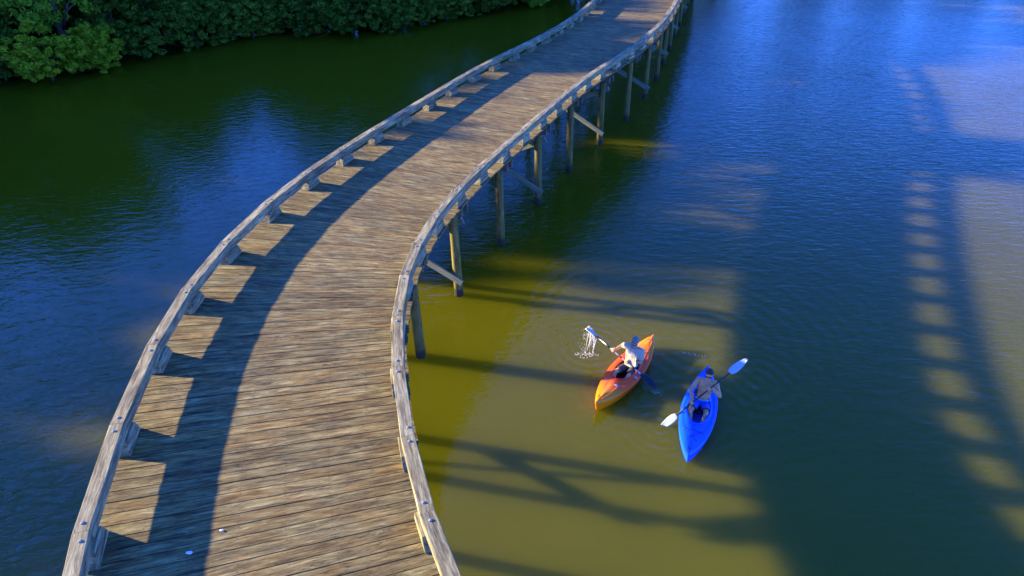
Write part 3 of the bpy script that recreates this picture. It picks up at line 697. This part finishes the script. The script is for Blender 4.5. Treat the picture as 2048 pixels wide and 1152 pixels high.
# ------------------------------------------------------------------ people
def capsules(parts, voxel, smooth_it=2, keep=None):
    """union of tapered capsules and ellipsoids -> one continuous skin"""
    bm = bmesh.new()
    def ball(c, rx, ry, rz, rot=None, sub=3):
        r_ = bmesh.ops.create_icosphere(bm, subdivisions=sub, radius=1); M4 = Matrix.Translation(c) @ (rot.to_4x4() if rot else Matrix.Identity(4)) @ Matrix.Diagonal((rx, ry, rz, 1))
        bmesh.ops.transform(bm, matrix=M4, verts=r_['verts'])
    for p in parts:
        if p[0] == 'b': ball(Vector(p[1]), *p[2], p[3] if len(p) > 3 else None)
        else:
            pts = [Vector(q) for q in p[1]]; rs = p[2]; sub = 1 if max(rs) < .02 else 2
            for q, r_ in zip(pts, rs): ball(q, r_, r_, r_, None, sub)
            for i in range(len(pts) - 1):
                if (pts[i + 1] - pts[i]).length < 1e-4: continue
                v, f = tube_geo([pts[i], pts[i + 1]], [rs[i], rs[i + 1]], 8 if max(rs) < .02 else 16)
                vs2 = [bm.verts.new(x) for x in v]
                for q in f: bm.faces.new([vs2[k] for k in q])
    me = bpy.data.meshes.new('tmp'); bmesh.ops.recalc_face_normals(bm, faces=bm.faces); bm.to_mesh(me); bm.free()
    o = bpy.data.objects.new('tmp', me); col.objects.link(o)
    md = o.modifiers.new('r', 'REMESH'); md.mode = 'VOXEL'; md.voxel_size = voxel
    ms = o.modifiers.new('s', 'SMOOTH'); ms.factor = .5; ms.iterations = smooth_it
    dg = bpy.context.evaluated_depsgraph_get(); me2 = bpy.data.meshes.new_from_object(o.evaluated_get(dg))
    bpy.data.objects.remove(o); bpy.data.meshes.remove(me)
    if keep:
        bm = bmesh.new(); bm.from_mesh(me2); bmesh.ops.delete(bm, geom=[v for v in bm.verts if not keep(v.co)], context='VERTS'); bm.to_mesh(me2); bm.free()
    return me2
def ik(a, c, l1, l2, pole):
    a, c = Vector(a), Vector(c); d = c - a; D = min(d.length, (l1 + l2) * .995); dn = d.normalized(); x = (l1 * l1 - l2 * l2 + D * D) / (2 * D); h = math.sqrt(max(l1 * l1 - x * x, 0))
    p = Vector(pole); p = (p - dn * p.dot(dn)).normalized(); return a + dn * x + p * h
def hand(wrist, grip, shaft_d, thumb_dir):
    """palm + four curled fingers round the shaft + thumb; grip = point on the shaft"""
    wrist, grip, sd_ = Vector(wrist), Vector(grip), Vector(shaft_d).normalized(); out = []
    to = (grip - wrist); to = (to - sd_ * to.dot(sd_)).normalized(); nrm_ = sd_.cross(to).normalized()
    if nrm_.z < 0: nrm_ = -nrm_
    base = grip - to * .035 + nrm_ * .028            # knuckles sit above the shaft
    out.append(('c', [wrist, (wrist + base) / 2, base], [.026, .033, .027]))
    for i in range(4):
        o = sd_ * (i - 1.5) * .0215 * thumb_dir * -1; L = (.9, 1.06, 1.0, .8)[i]
        k0 = base + o; k1 = grip + o + nrm_ * .03 + to * .008 * L; k2 = grip + o + to * .031 * L + nrm_ * .006; k3 = grip + o + to * .012 - nrm_ * .027
        out.append(('c', [wrist.lerp(k0, .35), k0], [.018, .0135])); out.append(('c', [k0, k1, k2, k3], [.0125, .0105, .0098, .0085]))
    tb = wrist.lerp(base, .35) + sd_ * .028 * thumb_dir; t1 = grip + sd_ * .045 * thumb_dir - to * .03; t2 = grip + sd_ * .035 * thumb_dir + to * .004 - nrm_ * .026
    out.append(('c', [tb, t1, t2], [.016, .0125, .010]))
    return out
def make_person(label, pos, fwd, hipx, lean, hands, shaft, look, skin, kind, sy=0.0):
    e = empty('person', pos, math.atan2(fwd[1], fwd[0])); tag(e, label, 'person')
    M4 = Matrix.Translation(pos) @ Matrix.Rotation(math.atan2(fwd[1], fwd[0]), 4, 'Z'); inv = M4.inverted()
    hR, hL = [inv @ Vector(h) for h in hands]; sdv = (inv.to_3x3() @ Vector(shaft)).normalized()
    hip = Vector((hipx, sy * .3, .19)); up = Vector((-math.sin(lean), sy, math.cos(lean))).normalized()
    side = Vector((0, 1, 0))
    waist = hip + up * .17; chest = hip + up * .36; sh_c = hip + up * .50; neck = hip + up * .57; head = neck + up * .13 + Vector((.035, 0, .005))
    shR, shL = sh_c - side * .185 - up * .01, sh_c + side * .185 - up * .01
    # wrists sit behind the grip points
    wR = hR + (shR - hR).normalized() * .085 + Vector((0, 0, .01)); wL = hL + (shL - hL).normalized() * .085 + Vector((0, 0, .01))
    eR = ik(shR, wR, .29, .26, (-.15, -.75, -.55)); eL = ik(shL, wL, .29, .26, (-.25, .8, -.5))
    rot = Matrix.Rotation(-lean, 3, 'Y')
    hd = Matrix.Rotation(look[0], 3, 'Z') @ Matrix.Rotation(look[1], 3, 'Y')
    H = lambda x, y, z: head + hd @ Vector((x, y, z))
    male = kind == 'bare'
    torso = [('b', hip + up * .03, (.125, .165, .12), rot), ('b', waist, (.105, .145, .14), rot), ('b', chest - up * .02, (.125, .175, .16), rot), ('b', sh_c - up * .04, (.095, .175, .09), rot),
             ('b', chest + up * .05 + Vector((.06, .075, 0)), (.06, .085, .065), rot), ('b', chest + up * .05 + Vector((.06, -.075, 0)), (.06, .085, .065), rot)]
    arms = [('c', [sh_c - side * .1, shR, shR.lerp(eR, .45), eR, eR.lerp(wR, .35), wR], [.062, .064, .050, .040, .042, .027]), ('c', [sh_c + side * .1, shL, shL.lerp(eL, .45), eL, eL.lerp(wL, .35), wL], [.062, .064, .050, .040, .042, .027])]
    kn = [Vector((hipx + .46, s_ * .165, .27)) for s_ in (-1, 1)]; hp = [hip + Vector((.02, s_ * .09, -.03)) for s_ in (-1, 1)]; ft = [Vector((hipx + .86, s_ * .10, .04)) for s_ in (-1, 1)]
    legs = []
    for a, b, c in zip(hp, kn, ft):
        legs.append(('c', [a, a.lerp(b, .5), b, b.lerp(c, .35), c], [.088, .074, .054, .052, .036])); legs.append(('c', [c, c + Vector((.07, 0, .06)), c + Vector((.09, 0, .13))], [.036, .034, .022]))
    headp = [('c', [sh_c + up * .02, neck, H(-.01, 0, -.03)], [.066, .056, .055]), ('b', H(-.008, 0, .022), (.096, .076, .092), hd), ('b', H(.03, 0, -.04), (.062, .056, .062), hd), ('b', H(.062, 0, -.078), (.026, .03, .022), hd),
             ('c', [H(.085, 0, .012), H(.108, 0, -.024)], [.010, .0145]), ('b', H(.078, 0, .036), (.02, .052, .012), hd)]
    for s_ in (1, -1): headp.append(('b', H(-.008, s_ * .078, -.008), (.020, .009, .031), hd)); headp.append(('b', H(.055, s_ * .042, -.022), (.026, .024, .022), hd))
    hnds = hand(wR, hR, sdv, 1) + hand(wL, hL, sdv, -1)
    me = capsules(torso + arms + legs + headp + hnds, .0068, 2)
    new_obj('body', me, skin, e, None, True)
    for s_ in (1, -1):
        if kind == 'shirt':
            bm = bmesh.new(); bmesh.ops.create_icosphere(bm, subdivisions=2, radius=.011); m_ = bpy.data.meshes.new('eye'); bm.to_mesh(m_); bm.free(); new_obj('eye', m_, MAT['eye'], e, Matrix.Translation(H(.083, s_ * .031, .006)), True)
    m_ = mesh(*tube_geo([H(.088, -.022, -.055), H(.097, 0, -.053), H(.088, .022, -.055)], [.003, .006, .003], 6)); new_obj('lips', m_, MAT['lips'], e, None, True)
    if kind == 'shirt':
        g = .014
        t2 = [('b', Vector(p[1]), tuple(a + g for a in p[2]), p[3]) for p in torso[1:]]; t2.append(('b', hip + up * .06, (.135, .172, .10), rot))
        sl = []
        for a, b in ((shR, eR), (shL, eL)): sl.append(('c', [sh_c.lerp(a, .4), a, a.lerp(b, .45), a.lerp(b, .72)], [.078, .08, .073, .076]))
        # folds: soft ridges across the belly and from the arms
        for i in range(7):
            y0 = -.13 + .043 * i; sl.append(('c', [chest + Vector((.115, y0, .02)), waist + Vector((.118, y0 + .03, -.02 - .02 * (i % 2))), hip + up * .06 + Vector((.128, y0 * .8, .03))], [.014, .021, .014]))
        sl.append(('c', [shR + Vector((.06, 0, -.02)), chest + Vector((.12, .03, -.03))], [.02, .018])); sl.append(('c', [shL + Vector((.06, 0, -.02)), chest + Vector((.12, -.02, -.08))], [.02, .018]))
        nd = up
        ends = [(a.lerp(b, .68), (b - a).normalized()) for a, b in ((shR, eR), (shL, eL))]
        def keep(v):
            if (v - (neck - up * .045)).dot(up) > 0 and (v - neck).cross(up).length < .082: return False
            if (v - (hip - up * .0)).dot(up) < 0: return False
            for c_, d_ in ends:
                if (v - c_).dot(d_) > 0 and (v - c_).length < .14 : return False
            return True
        new_obj('tshirt', capsules(t2 + sl, .011, 2, keep), MAT['shirt'], e, None, True)
        cp_ = [('b', H(-.012, 0, .034), (.104, .085, .092), hd)]
        def kc(v):
            q = hd.inverted() @ (v - head); return q.z > .028 - q.x * .10
        new_obj('cap', capsules(cp_, .009, 1, kc), MAT['cap'], e, None, True)
        V, F = [], []
        for z in (.0, -.006):
            for i in range(11):
                a = -1.15 + 2.3 * i / 10
                for r_ in (0, 1): V.append(H(.072 * math.cos(a) + .02 + r_ * .062 * math.cos(a * .9), .078 * math.sin(a) + r_ * .012 * math.sin(a), .040 + z - r_ * .012 - .012 * abs(math.sin(a))))
        for i in range(10):
            a = 2 * i; F.append((a, a + 1, a + 3, a + 2)); F.append((22 + a, 22 + a + 2, 22 + a + 3, 22 + a + 1)); F.append((a + 1, 23 + a, 25 + a, a + 3)); F.append((a, a + 2, 24 + a, 22 + a))
        new_obj('cap_brim', mesh(V, F), MAT['cap'], e, None, True)
        sm = MAT['shorts_dark']
    else:
        hp_ = [('b', H(-.018, 0, .036), (.098, .081, .090), hd)]
        def kh(v):
            q = hd.inverted() @ (v - head); return q.z > .022 + max(q.x, -.06) * .55 and (v - head).length < .2
        new_obj('hair', capsules(hp_, .007, 1, kh), MAT['hair'], e, None, True)
        parts = []
        for s_ in (1, -1):
            v, f = [], []
            for k in range(12):
                a = 2 * math.pi * k / 12; v.append(H(.096 - .3 * abs(s_ * .036 + .028 * math.cos(a)) ** 1.6, s_ * .036 + .028 * math.cos(a), .008 + .019 * math.sin(a)))
            v2 = [p + hd @ Vector((.005, 0, 0)) for p in v]; parts.append((v + v2, [tuple(range(12))[::-1], tuple(range(12, 24))] + [(i, (i + 1) % 12, 12 + (i + 1) % 12, 12 + i) for i in range(12)]))
            parts.append(tube_geo([H(.088, s_ * .062, .012), H(.05, s_ * .080, .014), H(-.01, s_ * .084, .01)], .0035, 5))
        parts.append(tube_geo([H(.1, -.012, .014), H(.104, 0, .016), H(.1, .012, .014)], .003, 5))
        new_obj('sunglasses', mesh(*merge(parts)), MAT['lens'], e)
        sm = MAT['shorts_blue']
    t3 = [('b', hip + up * .03, (.142, .182, .115), rot)]
    for a, b in zip(hp, kn): t3.append(('c', [a, a.lerp(b, .5), a.lerp(b, .92)], [.108, .098, .094]))
    lims = [(a.lerp(b, .80), (b - a).normalized()) for a, b in zip(hp, kn)]
    def ks(v):
        if (v - (hip + up * .085)).dot(up) > 0: return False
        return not any((v - c_).dot(d_) > 0 for c_, d_ in lims)
    new_obj('shorts', capsules(t3, .011, 2, ks), sm, e, None, True)
    if kind == 'bare':
        q = []
        for i in range(25):
            a = 2 * math.pi * i / 24; q.append(hip + up * .085 + rot @ Vector((.128 * math.cos(a), .168 * math.sin(a), 0)))
        tube('waistband', q, .012, plain('pale_waistband', (.25, .38, .60), .8), e, 6)
    return e
def on(A, B, t): return Vector(A).lerp(Vector(B), t)
make_person('man in a grey t-shirt, dark shorts and a grey-blue cap paddling the orange kayak', PO, FO, -.22, R(10), (on(OA, OBp, .392), on(OA, OBp, .585)), Vector(OBp) - Vector(OA), (R(8), R(28)), MAT['skin1'], 'shirt', .02)
make_person('shirtless tanned man in blue swim shorts and sunglasses paddling the blue kayak', PB, FB, -.38, R(14), (on(BA, BBp, .37), on(BA, BBp, .568)), BBp - BA, (R(-4), R(14)), MAT['skin2'], 'bare', .07)

# ------------------------------------------------------------------ splashes and litter
def drops(name, label, pts_, streams):
    bm = bmesh.new()
    for (x, y, z, r_) in pts_:
        q = bmesh.ops.create_icosphere(bm, subdivisions=1, radius=r_); bmesh.ops.translate(bm, verts=q['verts'], vec=(x, y, z))
    for P, rr in streams:
        v, f = tube_geo(P, rr, 6); vv = [bm.verts.new(a) for a in v]
        for q in f: bm.faces.new([vv[k] for k in q])
    me = bpy.data.meshes.new(name); bm.to_mesh(me); bm.free()
    return tag(new_obj(name, me, MAT['foam'], None, None, True), label, 'splash', None, 'stuff')
g = random.Random(3); OAv = Vector(OA); dO = (Vector(OBp) - OAv).normalized(); sO = Vector((-dO.y, dO.x, 0)).normalized()
P1, S1_ = [], []
for i in range(9):
    a = OAv + dO * g.uniform(.02, .45) + sO * g.uniform(-.09, .09); a.z = OAv.z + dO.z * (a - OAv).dot(dO) + .012
    b = a + Vector((g.uniform(-.10, .03), g.uniform(-.12, .02), -g.uniform(.1, .3))); c = Vector((b.x + g.uniform(-.05, .05), b.y + g.uniform(-.05, .02), max(.02, b.z - g.uniform(.1, .35))))
    S1_.append(([a, b, c], [.008 * g.uniform(.6, 1.3), .006, .002]))
for i in range(12):   # white water strands laid over the wet blade in place of its sun glint
    u = i / 11; a = OAv + dO * .03 + sO * (-.08 + .16 * u); b = a + dO * g.uniform(.2, .42) - sO * (-.08 + .16 * u) * .6; a.z += .022; b.z += .022; S1_.append(([a, (a + b) / 2, b], [.005, .005, .003]))
for i in range(170):
    P1.append((OA[0] + g.gauss(.03, .075), OA[1] + g.gauss(-.03, .075), g.uniform(.01, .72), g.uniform(.0025, .007)))
for i in range(60):
    a = g.uniform(0, 6.28); rr = g.uniform(.02, .2); P1.append((OA[0] + .05 + math.cos(a) * rr * 1.5, OA[1] - .12 + math.sin(a) * rr * .7, .004, g.uniform(.005, .014)))
drops('splash', 'white splash of water falling from the raised left paddle blade, with white strands for its sun glint, beside the orange kayak', P1, S1_)
P2 = []
for i in range(26):
    t = g.random(); P2.append((4.32 - .42 * t + g.gauss(0, .012), 11.15 + .62 * t + g.gauss(0, .015), .95 - .35 * t + g.gauss(0, .01), g.uniform(.004, .010)))
drops('splash', 'short line of flying water drops behind the head of the shirtless man', P2, [])
P3 = [(OBp[0] + g.gauss(0, .07), OBp[1] + g.gauss(-.02, .06), g.uniform(.0, .02), g.uniform(.004, .009)) for i in range(30)]
drops('splash', 'tiny drops where the right black blade touches the dark water', P3, [])
for (x, y, r_, lb) in ((-4.172, 5.119, .035, 'small white scrap lying in the railing shadow near the bottom edge'), (-3.87, 5.44, .022, 'tiny white scrap at the sunny edge of the railing shadow on the planks')):
    v, f = [], []
    for k in range(7):
        a = k * .9; v.append((r_ * math.cos(a) * 1.3, r_ * math.sin(a) * .7, .001 + .006 * (k % 2)))
    v += [(a, b, c + .003) for a, b, c in v]
    f = [tuple(range(7))[::-1], tuple(range(7, 14))] + [(i, (i + 1) % 7, 7 + (i + 1) % 7, 7 + i) for i in range(7)]
    tag(new_obj('litter', mesh(v, f), MAT['decal_white'], None, Matrix.Translation((x, y, DECK + .006))), lb, 'litter')
